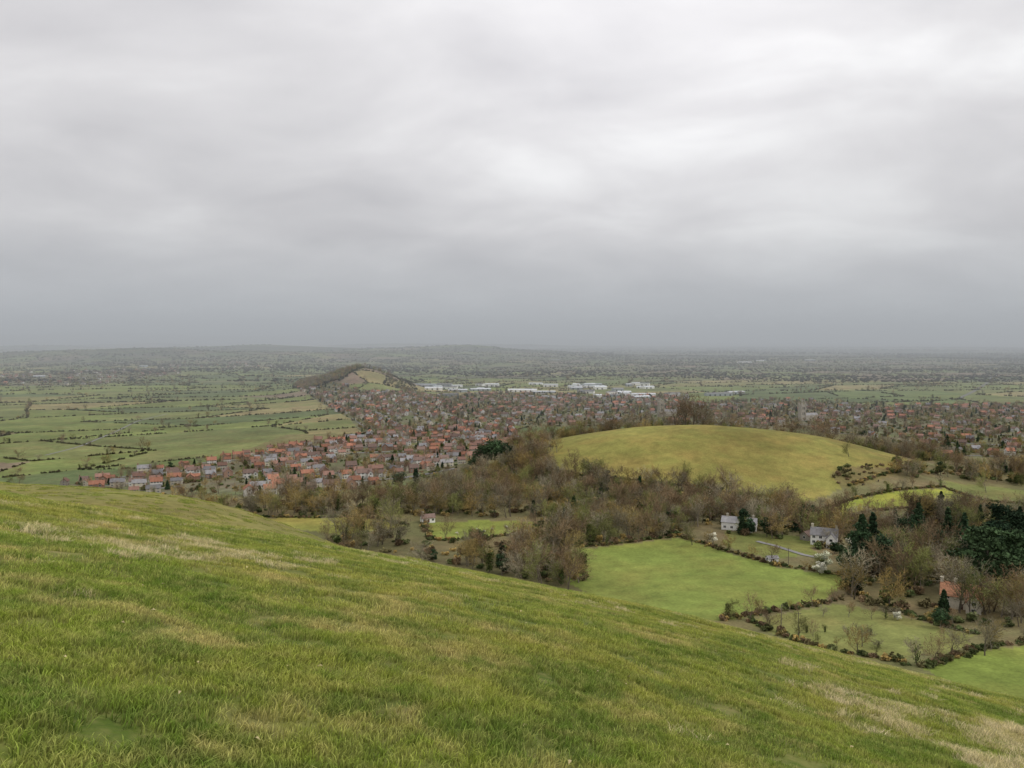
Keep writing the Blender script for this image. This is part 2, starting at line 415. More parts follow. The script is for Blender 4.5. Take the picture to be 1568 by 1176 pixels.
# ------------------------------------------------------------ TERRAIN
az=np.concatenate([np.arange(-180,-44,3.4),np.arange(-44,44,.115),np.arange(44,180,3.4)])*math.pi/180
rr=np.concatenate([[.01],np.geomspace(.5,46000,1180)])
A,Rr=np.meshgrid(az,rr); X=(Rr*np.sin(A)).ravel(); Y=(Rr*np.cos(A)).ravel(); Z=H(X,Y)
na_,nr_=len(az),len(rr); RR=Rr.ravel()
col=np.zeros((len(X),3))
pal=np.array([(.125,.165,.058),(.15,.185,.06),(.105,.14,.056),(.165,.19,.07),(.14,.165,.062),(.165,.205,.065),(.24,.22,.10),(.105,.135,.058),(.20,.20,.08)])
pid=parcel_id(X,Y); hi=(hash2(pid,pid//7,77)*len(pal)).astype(int)%len(pal)
col[:]=pal[hi]
k=X/np.maximum(Y,1)
br=np.array([(.14,.12,.075),(.12,.115,.065),(.20,.165,.11),(.10,.105,.06),(.15,.165,.075)])
h2=hash2(pid,pid//13,55)
mo=(h2<.05+.64*ss(2300,4000,RR)*(.5+.5*ss(-.25,.25,k)))
col[mo]=br[(hash2(pid,pid//3,12)*5).astype(int)[mo]%5]
farw=ss(4000,7500,RR)*(.30+.5*(fbm(X/700,Y/420,4,61)>.49))
col=col*(1-farw[:,None])+np.array((.065,.078,.052))*farw[:,None]
up=(X>-330)&(Y<1150)&(RR>120)
g=fbm(X/60,Y/60,3,71)[:,None]
upc=np.array((.15,.16,.06))*(1-g)+np.array((.165,.14,.075))*g
col[up]=upc[up]
for T in TOWNS+[T5]:
    m=inpoly(X,Y,T); gg=fbm(X[m]/25,Y[m]/25,3,81)[:,None]
    col[m]=np.array((.12,.15,.055))*(1-gg)+np.array((.165,.145,.105))*gg
for P in (W_main,W_low,W_r,W_mid,W_fr,W_back):
    m=inpoly(X,Y,P); col[m]=np.array((.13,.12,.055))*(.8+.5*g[m])
for P,c in FIELDS:
    wx=(fbm(X/9,Y/9,2,91)-.5)*5; wy=(fbm(X/9,Y/9,2,92)-.5)*5
    sel=(RR>150)&(RR<1300); m=np.zeros(len(X),bool); m[sel]=inpoly(X[sel]+wx[sel],Y[sel]+wy[sel],P); col[m]=c
m=inpoly(X,Y,scrub); col[m]=(.16,.14,.055)
hl=(RR>55)&(RR<260)&(EYE-Z<90)
col[hl]=(.205,.20,.06)
near=(1-ss(45,75,RR))
me=bpy.data.meshes.new('terrain'); nv=len(X)
me.vertices.add(nv); me.vertices.foreach_set('co',np.column_stack([X,Y,Z]).astype(np.float32).ravel())
i,j=np.meshgrid(np.arange(nr_-1),np.arange(na_),indexing='ij'); j2=(j+1)%na_
Q=np.stack([i*na_+j,i*na_+j2,(i+1)*na_+j2,(i+1)*na_+j],-1).reshape(-1,4)[:,::-1]
nf=len(Q); me.loops.add(nf*4); me.polygons.add(nf)
me.loops.foreach_set('vertex_index',Q.astype(np.int32).ravel())
me.polygons.foreach_set('loop_start',np.arange(0,nf*4,4,dtype=np.int32)); me.polygons.foreach_set('loop_total',np.full(nf,4,np.int32))
a=me.attributes.new('Col','FLOAT_COLOR','POINT'); a.data.foreach_set('color',np.column_stack([col,np.ones(nv)]).astype(np.float32).ravel())
a=me.attributes.new('near','FLOAT','POINT'); a.data.foreach_set('value',near.astype(np.float32))
me.materials.append(M_ter); me.update(); me.validate()
me.polygons.foreach_set('use_smooth',np.ones(nf,bool))
ob=bpy.data.objects.new('terrain',me); scene.collection.objects.link(ob)

# ------------------------------------------------------------ woodland and hedges
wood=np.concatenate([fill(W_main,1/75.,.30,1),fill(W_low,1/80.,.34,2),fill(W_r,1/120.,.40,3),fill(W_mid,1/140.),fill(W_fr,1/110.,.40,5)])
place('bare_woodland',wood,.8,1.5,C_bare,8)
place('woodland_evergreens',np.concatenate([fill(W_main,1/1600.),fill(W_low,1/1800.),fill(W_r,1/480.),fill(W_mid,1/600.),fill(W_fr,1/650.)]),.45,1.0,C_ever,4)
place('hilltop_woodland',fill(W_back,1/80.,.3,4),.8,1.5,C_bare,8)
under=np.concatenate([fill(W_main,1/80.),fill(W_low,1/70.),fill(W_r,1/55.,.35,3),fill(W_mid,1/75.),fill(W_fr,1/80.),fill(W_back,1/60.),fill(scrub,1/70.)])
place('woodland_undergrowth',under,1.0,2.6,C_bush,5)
hl=[]
HED=([(1040,822),(1075,832),(1120,846),(1180,864),(1292,882)],[(880,838),(1000,826),(1040,822)],[(1292,882),(1300,905),(1400,945),(1495,972)],
            [(1100,950),(1200,935),(1290,918)],[(1380,1018),(1420,1022),(1500,994),(1568,984),(1650,975)],[(1140,950),(1250,992),(1385,1014)],
            [(1200,782),(1250,782),(1300,766),(1380,750),(1445,746)],[(1250,803),(1330,784),(1400,776),(1500,784)],
            [(650,800),(660,828),(740,825),(820,812),(830,798)],[(400,792),(560,792),(625,805)],[(1445,746),(1512,768),(1568,772)],
            [(1300,745),(1385,718),(1395,708)],[(848,722),(920,732),(1000,740),(1100,750),(1200,775)])
for pts in HED: hl.append(along(pts,1.2,.8))
back=[(395,788),(345,815),(260,812),(180,799),(120,815),(60,803),(25,775),(20,745),(38,700)]
hl.append(along(back,1.5,1.2,px=False))
place('field_hedges',np.concatenate(hl),.6,1.6,C_bush,5)
place('hedgerow_trees',np.concatenate([along(p,10,1.6) for p in HED[:10]]),.3,.85,C_bare,8)
bk=along([(150,803),(60,806),(28,778),(18,745),(30,705),(38,680)],4,3,px=False); place('hilltop_hedgerow_trees',bk,.8,1.3,C_bare,8)
E=[]
for jj in range(-12,62):
    for ii in range(-34,54):
        cx,cy=corner(ii,jj)
        if cy<700 or cy>7200 or abs(cx)>cy*.8+60: continue
        for (a,b) in ((1,0),(0,1)):
            if hash2(np.int64(ii),np.int64(jj),100+a)<.15: continue
            ex,ey=corner(ii+a,jj+b); L=math.hypot(ex-cx,ey-cy)
            st=3.0 if cy<1800 else (6 if cy<3500 else 12); n=int(L/st)
            t=(np.arange(n)+rng.uniform(0,.7,n))/max(n,1)
            gap=vnoise(t*9+ii*3.3,t*0+jj*1.7,8)>(.30)
            E.append(np.column_stack([cx+(ex-cx)*t,cy+(ey-cy)*t])[gap]+rng.normal(0,.9,(gap.sum(),2)))
E=np.concatenate(E); E=E[is_plain(E[:,0],E[:,1])]
d=E[:,1]; sz=np.where(d<1800,1.25,np.where(d<3500,1.8,2.8))*rng.uniform(.4,1.7,len(E))
place('plain_hedgerows',E,1,1,C_farh,2,szz=sz)
s=E[rng.random(len(E))<np.where(E[:,1]<2000,.06,.13)]
place('plain_hedgerow_trees',s,.5,1.05,C_bare,8)
n=26000; yy=np.exp(rng.uniform(math.log(2700),math.log(15000),n)); xx=yy*rng.uniform(-.78,.78,n)
m=(fbm(xx/600,yy/350,3,61)>.57-.07*ss(4000,9000,yy)); xx,yy=xx[m],yy[m]
mm=is_plain(xx,yy); xx,yy=xx[mm],yy[mm]
place('distant_woods',np.column_stack([xx,yy]),1,1,C_farw,2,szz=3.0+yy/3000*rng.uniform(.8,1.8,len(yy)),flat=.8)

# ------------------------------------------------------------ buildings
def boxg(P,x0,x1,y0,y1,z0,z1):
    V,F=P; b=len(V)
    V+= [(x0,y0,z0),(x1,y0,z0),(x1,y1,z0),(x0,y1,z0),(x0,y0,z1),(x1,y0,z1),(x1,y1,z1),(x0,y1,z1)]
    F+= [(b,b+3,b+2,b+1),(b+4,b+5,b+6,b+7),(b,b+1,b+5,b+4),(b+1,b+2,b+6,b+5),(b+2,b+3,b+7,b+6),(b+3,b,b+4,b+7)]
def house_parts(L,W,E,Rg,storeys=2,nwin=3,chim=(.5,),wing=False,over=.35,base=-2.5):
    parts={k:([],[]) for k in ('walls','roof','windows','window_frames','door','chimneys')}
    def body(cx,cy,L,W,E,Rg,alongx):
        def T(x,y,z): return (cx+x,cy+y,z) if alongx else (cx-y,cy+x,z)
        V,F=parts['walls'];b=len(V);l=L/2;w=W/2
        V+= [T(-l,-w,base),T(l,-w,base),T(l,w,base),T(-l,w,base),T(-l,-w,E),T(l,-w,E),T(l,w,E),T(-l,w,E),T(-l,0,Rg),T(l,0,Rg)]
        F+= [(b,b+1,b+5,b+4),(b+2,b+3,b+7,b+6),(b+1,b+2,b+6,b+9,b+5),(b+3,b,b+4,b+8,b+7)]
        V,F=parts['roof']; sl=(Rg-E)/w; l2=l+over
        for s in (-1,1):
            b=len(V); y1=s*(w+over); z1=E-over*sl
            V+= [T(-l2,0,Rg+.03),T(l2,0,Rg+.03),T(l2,y1,z1+.03),T(-l2,y1,z1+.03),T(-l2,0,Rg+.25),T(l2,0,Rg+.25),T(l2,y1,z1+.22),T(-l2,y1,z1+.22)]
            F+= [(b,b+1,b+2,b+3),(b+7,b+6,b+5,b+4),(b+2,b+6,b+7,b+3),(b+1,b+5,b+6,b+2),(b,b+3,b+7,b+4)]
    body(0,0,L,W,E,Rg,True)
    if wing: body(L*.28,-W*.5-1.2,W*.5+4,W*.62,E-.4,Rg-.9,False)
    for s in (-1,1):
        y=s*W/2
        for st in range(storeys):
            z=1.0+st*2.6
            for i in range(nwin):
                x=-L/2+L*(i+.5)/nwin
                if wing and s<0 and abs(x-L*.28)<W*.36: continue
                if st==0 and i==nwin//2 and s<0:
                    boxg(parts['door'],x-.5,x+.5,y-.06,y+.02,0,2.05); continue
                boxg(parts['window_frames'],x-.75,x+.75,min(y,y+s*.04),max(y,y+s*.04),z-.1,z+1.3)
                for h in (-1,1):
                    boxg(parts['windows'],x+h*.35-.29,x+h*.35+.29,min(y,y+s*.07),max(y,y+s*.07),z,z+1.2)
    for s in (-1,1):
        x=s*L/2
        for st in range(storeys):
            z=1.0+st*2.6
            boxg(parts['window_frames'],min(x,x+s*.04),max(x,x+s*.04),-.65,.65,z-.1,z+1.3)
            boxg(parts['windows'],min(x,x+s*.07),max(x,x+s*.07),-.55,.55,z,z+1.2)
    if wing:
        yw=-W*.5-1.2-(W*.5+4)/2; xc=L*.28
        for st in range(storeys):
            z=1.0+st*2.6
            boxg(parts['window_frames'],xc-.8,xc+.8,yw-.04,yw,z-.1,z+1.3); boxg(parts['windows'],xc-.7,xc+.7,yw-.07,yw-.041,z,z+1.2)
    for c in chim:
        x=(c-.5)*L; boxg(parts['chimneys'],x-.55,x+.55,-.4,.4,E,Rg+1.5)
        boxg(parts['chimneys'],x-.65,x+.65,-.5,.5,Rg+1.5,Rg+1.7)
        for o in (-.28,.28): boxg(parts['chimneys'],x+o-.13,x+o+.13,-.13,.13,Rg+1.7,Rg+2.1)
    return parts
def house_joined(name,wall,roof,*a,**k):
    P=house_parts(*a,**k); mats=[wall,roof,M_glass,M_trim,M_door,Wl_b]; V=[];F=[];MI=[]
    for n,key in enumerate(('walls','roof','windows','window_frames','door','chimneys')):
        b=len(V); V+=P[key][0]; F+=[tuple(q+b for q in f) for f in P[key][1]]; MI+=[n]*len(P[key][1])
    return finish(name,V,F,mats,MI,link=False)
def house_named(name,px,rot,wall,roof,*a,**k):
    P=house_parts(*a,**k); x,y=survey(*px); e=bpy.data.objects.new(name,None); scene.collection.objects.link(e)
    e.location=(x,y,float(H(x,y))+.3); e.rotation_euler=(0,0,math.radians(rot))
    for key,m in zip(('walls','roof','windows','window_frames','door','chimneys'),(wall,roof,M_glass,M_trim,M_door,Wl_c)):
        if P[key][0]:
            o=finish(key,P[key][0],P[key][1],[m]); o.parent=e
    return e
house_named('white_farmhouse',(1132,811),-22,Wl_w,R_g,19,8,4.2,6.8,storeys=1,nwin=5,chim=(.15,.9),wing=True)
house_named('stone_farmhouse',(1262,834),-25,Wl_w,R_g,13,7.5,5.2,8.4,nwin=4,chim=(.05,.95),wing=True)
house_named('stone_outbuilding',(1238,826),40,Wl_s,R_b,9,5,2.6,4.6,storeys=1,nwin=2,chim=())
house_named('brick_house',(1472,930),-30,Wl_c,R_p,14,8,4.8,8.8,nwin=3,chim=(.02,.35),wing=True)
house_named('garden_shed',(1182,862),10,Wl_w,R_g,5,3,2.1,2.9,storeys=1,nwin=1,chim=())
house_named('cottage',(655,800),20,Wl_w,R_b,8,5,2.8,4.6,storeys=1,nwin=3,chim=(.1,))
hv=[]; combos=[(Wl_b,R_t),(Wl_b,R_m),(Wl_c,R_m),(Wl_o,R_b),(Wl_b,R_b),(Wl_c,R_g),(Wl_b,R_t),(Wl_s,R_m),(Wl_o,R_t),(Wl_b,R_g)]
for n,(w,r) in enumerate(combos):
    hv.append(house_joined('house_%02d'%n,w,r,random.uniform(8,13),random.uniform(6.5,7.6),4.8,random.uniform(7.2,8.0),nwin=random.choice([3,4]),chim=random.choice([(.5,),(.1,.9),(.05,)]),wing=n%3==0))
C_house=make_coll('house_models',hv)
HP=[];HR=[];SV=[];SF=[]
def rows(P,ang,row=27,sp=13,keep=.8,seed=0,cut=.36):
    a=math.radians(ang); c,s=math.cos(a),math.sin(a)
    cen=P.mean(0); ext=max(np.ptp(P[:,0]),np.ptp(P[:,1]))
    def warp(u,v): return v+24*np.sin(u/130+seed+v/200)
    for n_,v in enumerate(np.arange(-ext,ext,row)):
        v2=v+(4.5 if n_%2 else -4.5)
        u=np.arange(-ext,ext,sp)+rng.uniform(0,sp); vv=warp(u,v2)+rng.normal(0,2.6,len(u))
        dv=24/130*np.cos(u/130+seed+v/200)
        x=cen[0]+u*c-vv*s; y=cen[1]+u*s+vv*c
        m=inpoly(x,y,P)&(rng.random(len(u))<keep)&(fbm(x/80,y/80,3,seed+3)>cut)
        HP.append(np.column_stack([x,y])[m]); HR.append((a+np.arctan(dv)+rng.choice([0,0,0,0,math.pi/2],len(u))+rng.normal(0,.08,len(u)))[m])
        if n_%2:
            u=np.arange(-ext,ext,10.); l=[warp(u,v-row/2+w) for w in (-3,3)]
            pts=[np.column_stack([cen[0]+u*c-q*s,cen[1]+u*s+q*c]) for q in l]; ok=inpoly(pts[0][:,0],pts[0][:,1],P)&(fbm(pts[0][:,0]/80,pts[0][:,1]/80,3,seed+3)>cut-.04)
            za=[H(p[:,0],p[:,1])+.35 for p in pts]
            for i in range(len(u)-1):
                if ok[i] and ok[i+1]:
                    b=len(SV); SV.extend([(*pts[0][i],za[0][i]),(*pts[0][i+1],za[0][i+1]),(*pts[1][i+1],za[1][i+1]),(*pts[1][i],za[1][i])]); SF.append((b,b+1,b+2,b+3))
rows(T1,14,29,15,.82,1,.34); rows(T2,-60,32,16,.66,2,.36); rows(T3,8,38,18,.58,3,.41); rows(T4,-12,40,19,.55,4,.43); rows(T5,5,70,28,.35,5,.45); rows(T6,5,80,32,.3,6,.45)
HP=np.concatenate(HP);HR=np.concatenate(HR); n=len(HP)
sc=rng.uniform(.75,1.08,n)
scatter('distant_town_houses',np.column_stack([HP,H(HP[:,0],HP[:,1])+.2]),np.stack([sc,sc,sc],1),np.stack([HR*0,HR*0,HR],1),rng.integers(0,10,n),C_house)
finish('town_streets',SV,SF,[M_road])
tt=np.concatenate([fill(T1,1/470.),fill(T2,1/360.),fill(T3,1/370.),fill(T4,1/300.)]); place('town_bare_trees',tt,.42,.95,C_bare,8)
tt=np.concatenate([fill(T1,1/1000.),fill(T2,1/1300.),fill(T3,1/1300.),fill(T4,1/950.)]); place('town_evergreens',tt,.32,.75,C_ever,4)
tt=np.concatenate([fill(T1,1/220.),fill(T2,1/210.),fill(T3,1/240.),fill(T4,1/200.),fill(T5,1/500.)]); place('garden_shrubs',tt,.9,2.3,C_bush,5)
RW=np.array([(-560,2120),(-455,2120),(-440,2240),(-440,2400),(-520,2560),(-690,2560),(-640,2300)])
place('ridge_woodland',fill(RW,1/110.),.7,1.2,C_bare,8)
place('ridge_evergreen_wood',fill(RW,1/150.),3,5,C_farw,2)
t=along([(-640,2560),(-560,2420),(-480,2330),(-400,2290),(-340,2240),(-300,2100),(-230,1900)],6,14,px=False); place('ridge_top_trees',t,.6,1.2,C_bare,8)
t=fill(poly([(585,590),(640,600),(620,580),(590,574)]),1/130.); place('ridge_scrub',t,1.5,4,C_farh,2)
def shed(px,L,W,h,rot,wm,rm):
    V=[];F=[];MI=[];l=L/2;w=W/2
    V+=[(-l,-w,-2),(l,-w,-2),(l,w,-2),(-l,w,-2),(-l,-w,h),(l,-w,h),(l,w,h),(-l,w,h),(-l,0,h+2.2),(l,0,h+2.2)]
    F+=[(0,1,5,4),(2,3,7,6),(1,2,6,9,5),(3,0,4,8,7)];MI+=[0]*4
    for s in (-1,1):
        b=len(V);V+=[(-l-.5,0,h+2.25),(l+.5,0,h+2.25),(l+.5,s*(w+.5),h+.1),(-l-.5,s*(w+.5),h+.1)];F.append((b,b+1,b+2,b+3));MI.append(1)
    P=([],[])
    for i in range(int(L/14)):
        x=-l+7+i*14; boxg(P,x-2,x+2,-w-.1,-w+.02,0,4.2)
    for i in range(int(L/10)):
        x=-l+5+i*10; boxg(P,x-.8,x+.8,-w*.55,-w*.35,h+1.2,h+1.45)
    b=len(V);V+=P[0];F+=[tuple(q+b for q in f) for f in P[1]];MI+=[2]*len(P[1])
    o=finish('industrial_shed',V,F,[wm,rm,M_glass],MI); x,y=survey(*px); o.location=(x,y,float(H(x,y)));o.rotation_euler=(0,0,math.radians(rot))
random.seed(5)
SH_=[(650,592,70),(664,597,50),(681,592,45),(1100,606,70),(1125,603,55),(60,578,40),(140,558,50),(220,562,40),(850,552,70),(1140,556,90),(1240,553,70),(1165,553,60),(800,600,80),(832,602,65),(905,591,70),(885,594,60),(735,598,60),(945,604,60),(985,607,60)]
for _ in range(34): SH_.append((random.choice([random.uniform(640,720),random.uniform(730,860),random.uniform(870,1040),random.uniform(880,1000)]),random.uniform(588,611),random.uniform(18,46)))
for p in SH_:
    shed(p[:2],p[2],random.uniform(12,28),random.uniform(4.5,8),random.uniform(-30,30),random.choice([M_sheda,Wl_w,Wl_w,M_sheda]),random.choice([M_shed,R_g,M_shed,M_sheda,M_shed]))
def church(px):
    P=([],[]); boxg(P,-4,4,-4,4,-2,27)
    for sx in (-1,1):
        for sy in (-1,1):
            boxg(P,sx*4-.7,sx*4+.7,sy*4-.7,sy*4+.7,-2,29)
            b=len(P[0]); P[0].extend([(sx*4-.7,sy*4-.7,29),(sx*4+.7,sy*4-.7,29),(sx*4+.7,sy*4+.7,29),(sx*4-.7,sy*4+.7,29),(sx*4,sy*4,32.5)]); P[1].extend([(b,b+1,b+4),(b+1,b+2,b+4),(b+2,b+3,b+4),(b+3,b,b+4)])
    for i in range(5): boxg(P,-3.2+i*1.4,-2.5+i*1.4,-4.2,-3.9,27,28.2)
    nw=len(P[1]); W2=([],[])
    for z in (10,19): 
        for x in (-1.4,1.4): boxg(W2,x-.6,x+.6,-4.08,-3.9,z,z+4.5)
    V=P[0]+W2[0]; F=P[1]+[tuple(q+len(P[0]) for q in f) for f in W2[1]]; MI=[0]*nw+[1]*len(W2[1])
    b=len(V); V+=[(4,-5,-2),(30,-5,-2),(30,5,-2),(4,5,-2),(4,-5,9),(30,-5,9),(30,5,9),(4,5,9),(4,0,13),(30,0,13)]
    F+=[(b,b+1,b+5,b+4),(b+2,b+3,b+7,b+6),(b+1,b+2,b+6,b+9,b+5),(b+4,b+5,b+9,b+8),(b+6,b+7,b+8,b+9)]; MI+=[0]*3+[2]*2
    o=finish('church_tower',V,F,[Wl_s,M_glass,R_g],MI); x,y=survey(*px); o.location=(x,y,float(H(x,y))); o.rotation_euler=(0,0,.3)
church((1228,644)); church((1012,638))

# ------------------------------------------------------------ notable individual trees
def tree_at(name,px,mesh_ob,h,h0,xy=None):
    x,y=xy or survey(*px); o=bpy.data.objects.new(name,mesh_ob.data); scene.collection.objects.link(o)
    s=h/h0; o.scale=(s*random.uniform(.95,1.1),s*random.uniform(.95,1.1),s); o.rotation_euler=(0,0,random.uniform(0,6.28)); o.location=(x,y,float(H(x,y))-.3); return o
ced=cedar('cedar_m',20,31); ced2=cedar('cedar_m2',20,32); con=conifer('con_m',20,33,width=.24); con2=conifer('con_m2',20,34,width=.17); bev=broad_ever('bev_m',16,35); bev2=broad_ever('bev_m2',16,36,w=.3)
for px,h in [((1510,902),26),((1552,900),24),((1560,860),24),((1522,870),22),((1480,880),17)]: tree_at('cedar_tree',px,random.choice([ced,ced2]),h,20)
for px,h,mo in [((1318,882),28,con),((1340,886),22,bev),((1298,885),17,bev2),((1335,860),24,con2),((1352,870),18,bev2),((1405,838),24,con),((1430,855),18,bev),((1450,840),22,con2),((1388,838),19,bev2),((1475,850),22,con),((1240,812),17,bev),((1185,820),8,bev2),((1440,962),8,bev),((1530,815),20,bev),((1560,830),20,con),((1415,800),18,bev),((1440,795),18,con),((1500,820),18,con2),((1455,800),16,bev2),((1395,795),15,con),((1218,815),11,con2)]:
    tree_at('conifer_tree' if mo in (con,con2) else 'evergreen_oak',px,mo,h,20 if mo in (con,con2) else 16)
for px,h,mo in [((758,716),28,bev),((742,718),26,bev2),((772,714),24,bev),((729,722),16,bev2),((612,750),16,bev),((638,752),18,con2),((668,742),10,bev),((1450,690),20,con),((1465,712),20,con2),((398,768),12,con),((555,745),9,con2),((640,700),8,bev)]:
    tree_at('conifer_tree' if mo in (con,con2) else 'evergreen_oak',px,mo,h,20 if mo in (con,con2) else 16)
blo=broad_ever('blossom_m',8,41,M_bloss,w=.36,leaf=.2)
for px,h in [((1262,872),10),((1255,880),7),((1092,832),7),((1375,950),4),((1236,785),6),((1300,835),5),((1568,930),7)]: tree_at('blossom_tree',px,blo,h,8)
big=bare_tree('big_bare_m',20,1.1,M_twig[1],51,nl=(8,8,7,4)); big2=bare_tree('big_bare_m2',20,1.0,M_twig[0],52,nl=(8,8,7,4)); big3=bare_tree('big_bare_m3',20,.95,M_twig[3],53,nl=(8,8,8,4))
for px,h in [((1190,778),20),((900,800),22),((515,815),17),((1045,740),17),((870,905),21),((800,895),19),((830,900),20),((740,790),20),((700,780),19),((600,800),18),((960,800),19),((1320,990),9),((1200,790),15),((1510,755),17),((1300,700),14),((1380,870),18),((1405,880),15),((1370,800),16),((1480,800),16),((1350,830),19),((1560,960),12),((1060,835),12),((1000,800),18),((540,860),15),((650,868),15)]:
    tree_at('bare_tree',px,random.choice([big,big2,big3]),h,20)
for xy,h in [((176,800),42),((186,806),44),((168,808),39),((196,812),36),((206,812),28),((120,822),24),((100,818),26),((70,812),26),((232,822),29),((255,825),31),((280,825),31),((314,825),38),((326,828),41),((340,830),40),((355,826),36),((380,815),29),((298,828),31),((405,815),29),((425,820),27)]:
    tree_at('bare_tree',None,random.choice([big,big2]),h,20,xy)
op=fill(F6,1/130.); place('orchard_trees',op,.25,.38,C_bare,8)
for px in [(1207,868),(1196,965),(1222,978),(1010,812)]:
    x,y=survey(*px); V=[];F=[]
    for zz,r in ((-.5,.16),(9,.11)):
        for i in range(8): V.append((math.cos(i*.785)*r,math.sin(i*.785)*r,zz))
    for i in range(8): F.append((i,(i+1)%8,8+(i+1)%8,8+i))
    F.append(tuple(range(8,16))); P=(V,F); boxg(P,-.9,.9,-.06,.06,8.3,8.45)
    for o_ in (-.8,0,.8): boxg(P,o_-.05,o_+.05,-.05,.05,8.46,8.7)
    o=finish('utility_pole',P[0],P[1],[M_wood]); o.location=(x,y,float(H(x,y)))

def lane(name,pts,w,mat,off=.25):
    Q=[np.array(survey(*p)) for p in pts]; S=[]
    for a,b in zip(Q[:-1],Q[1:]):
        n=max(2,int(np.hypot(*(b-a))/12)); 
        for t in np.arange(n)/n: S.append(a+(b-a)*t)
    S.append(Q[-1]); S=np.array(S)
    S=np.array([S[max(0,i-2):i+3].mean(0) for i in range(len(S))])
    T=np.gradient(S,axis=0); T/=np.maximum(np.hypot(T[:,0],T[:,1])[:,None],1e-6); Nn=np.column_stack([-T[:,1],T[:,0]])
    V=[];F=[]
    for c,nn in zip(S,Nn):
        for s_ in (-1,0,1):
            p=c+nn*w/2*s_; V.append((p[0],p[1],float(H(p[0],p[1]))+off))
    for i in range(len(S)-1):
        for s_ in (0,1): b=i*3+s_; F.append((b,b+1,b+4,b+3))
    finish(name,V,F,[mat])
lane('country_lane',[(1465,612),(1490,600),(1510,588),(1518,578),(1530,572)],9,M_road,.5)
lane('country_lane',[(60,700),(120,685),(180,660),(210,645),(260,633)],3.5,M_road,.3)
lane('country_lane',[(1140,820),(1180,840),(1235,846),(1280,868)],2.8,M_road,.25)

# ------------------------------------------------------------ livestock (skinned skeletons)
def beast(name,s,mat,woolly=False):
    J=[(0,0,1.05),(.75,0,1.1),(-.7,0,1.1),(1.05,0,1.15),(1.45,0,.75),(1.75,0,.35),
       (.68,.2,.62),(.66,.2,.02),(.68,-.2,.62),(.74,-.2,.02),(-.66,.2,.7),(-.80,.2,.42),(-.74,.2,.02),(-.66,-.2,.7),(-.80,-.2,.42),(-.76,-.2,.02),(-.9,0,1.0),(-.98,0,.5),(1.42,.16,.86),(1.42,-.16,.86)]
    Ed=[(0,1),(0,2),(1,3),(3,4),(4,5),(1,6),(6,7),(1,8),(8,9),(2,10),(10,11),(11,12),(2,13),(13,14),(14,15),(2,16),(16,17),(4,18),(4,19)]
    b=1.15 if woolly else 1
    R=[.36*b,.34*b,.33*b,.22,.14,.09]+[.11,.05]*2+[.15,.07,.05]*2+[.05,.03]+[.035,.035]
    me=bpy.data.meshes.new(name); me.from_pydata(J,Ed,[]); ob=bpy.data.objects.new(name,me); scene.collection.objects.link(ob)
    ob.modifiers.new('skin','SKIN')
    if not len(me.skin_vertices):
        bpy.context.view_layer.objects.active=ob; bpy.ops.mesh.customdata_skin_add()
    for v,r in zip(me.skin_vertices[0].data,R): v.radius=(r,r)
    me.skin_vertices[0].data[0].use_root=True
    ob.modifiers.new('sub','SUBSURF').levels=1; me.materials.append(mat); ob.scale=(s,s,s); return ob
try:
    for nm,px,s,mt in [('grazing_cow',(1345,738),1.25,M_cow),('grazing_cow',(1356,741),1.25,M_cow),('grazing_cow',(1322,744),1.2,M_cow),
                       ('grazing_sheep',(742,815),.75,M_fleece),('grazing_sheep',(753,811),.75,M_fleece),('grazing_sheep',(730,812),.75,M_fleece),('grazing_sheep',(700,818),.75,M_fleece),('grazing_sheep',(776,808),.75,M_fleece)]:
        o=beast(nm,s,mt,mt==M_fleece)
        x,y=survey(*px); o.location=(x,y,float(H(x,y))); o.rotation_euler=(0,0,random.uniform(0,6.28))
except Exception as ex: print('livestock',ex)

# ------------------------------------------------------------ foreground grass
def patch(name,nb,rad,hmin,hmax,w,mat,seed,lean=.5):
    r=np.random.default_rng(seed); V=[];F=[];SH=[]
    for _ in range(nb):
        a=r.uniform(0,6.28); q=rad*math.sqrt(r.uniform(0,1)); x,y=q*math.cos(a),q*math.sin(a)
        h=r.uniform(hmin,hmax); b=r.uniform(0,6.28); l=h*abs(r.normal(0,lean))+h*.15; t=r.uniform(0,3.14); ux,uy=math.cos(t)*w/2,math.sin(t)*w/2
        dx,dy=math.cos(b)*l,math.sin(b)*l; s=len(V); sh=r.uniform(.5,1.45)
        V+=[(x-ux,y-uy,-.02),(x+ux,y+uy,-.02),(x+ux*.8+dx*.4,y+uy*.8+dy*.4,h*.6),(x-ux*.8+dx*.4,y-uy*.8+dy*.4,h*.6),(x+dx,y+dy,h)]
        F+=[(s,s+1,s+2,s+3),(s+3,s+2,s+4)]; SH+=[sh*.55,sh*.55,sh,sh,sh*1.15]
    return finish(name,V,F,[mat],None,SH,link=False)
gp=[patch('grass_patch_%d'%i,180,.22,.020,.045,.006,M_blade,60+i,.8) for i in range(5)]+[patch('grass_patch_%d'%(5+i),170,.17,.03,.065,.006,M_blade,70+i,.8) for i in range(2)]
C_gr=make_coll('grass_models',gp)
dg=[patch('dry_tuft_%d'%i,100,.20,.03,.11,.007,M_dry,80+i,1.2) for i in range(3)]+[patch('dry_tuft_3',90,.15,.06,.15,.007,M_dry,84,.9)]
C_dry=make_coll('dry_grass_models',dg)
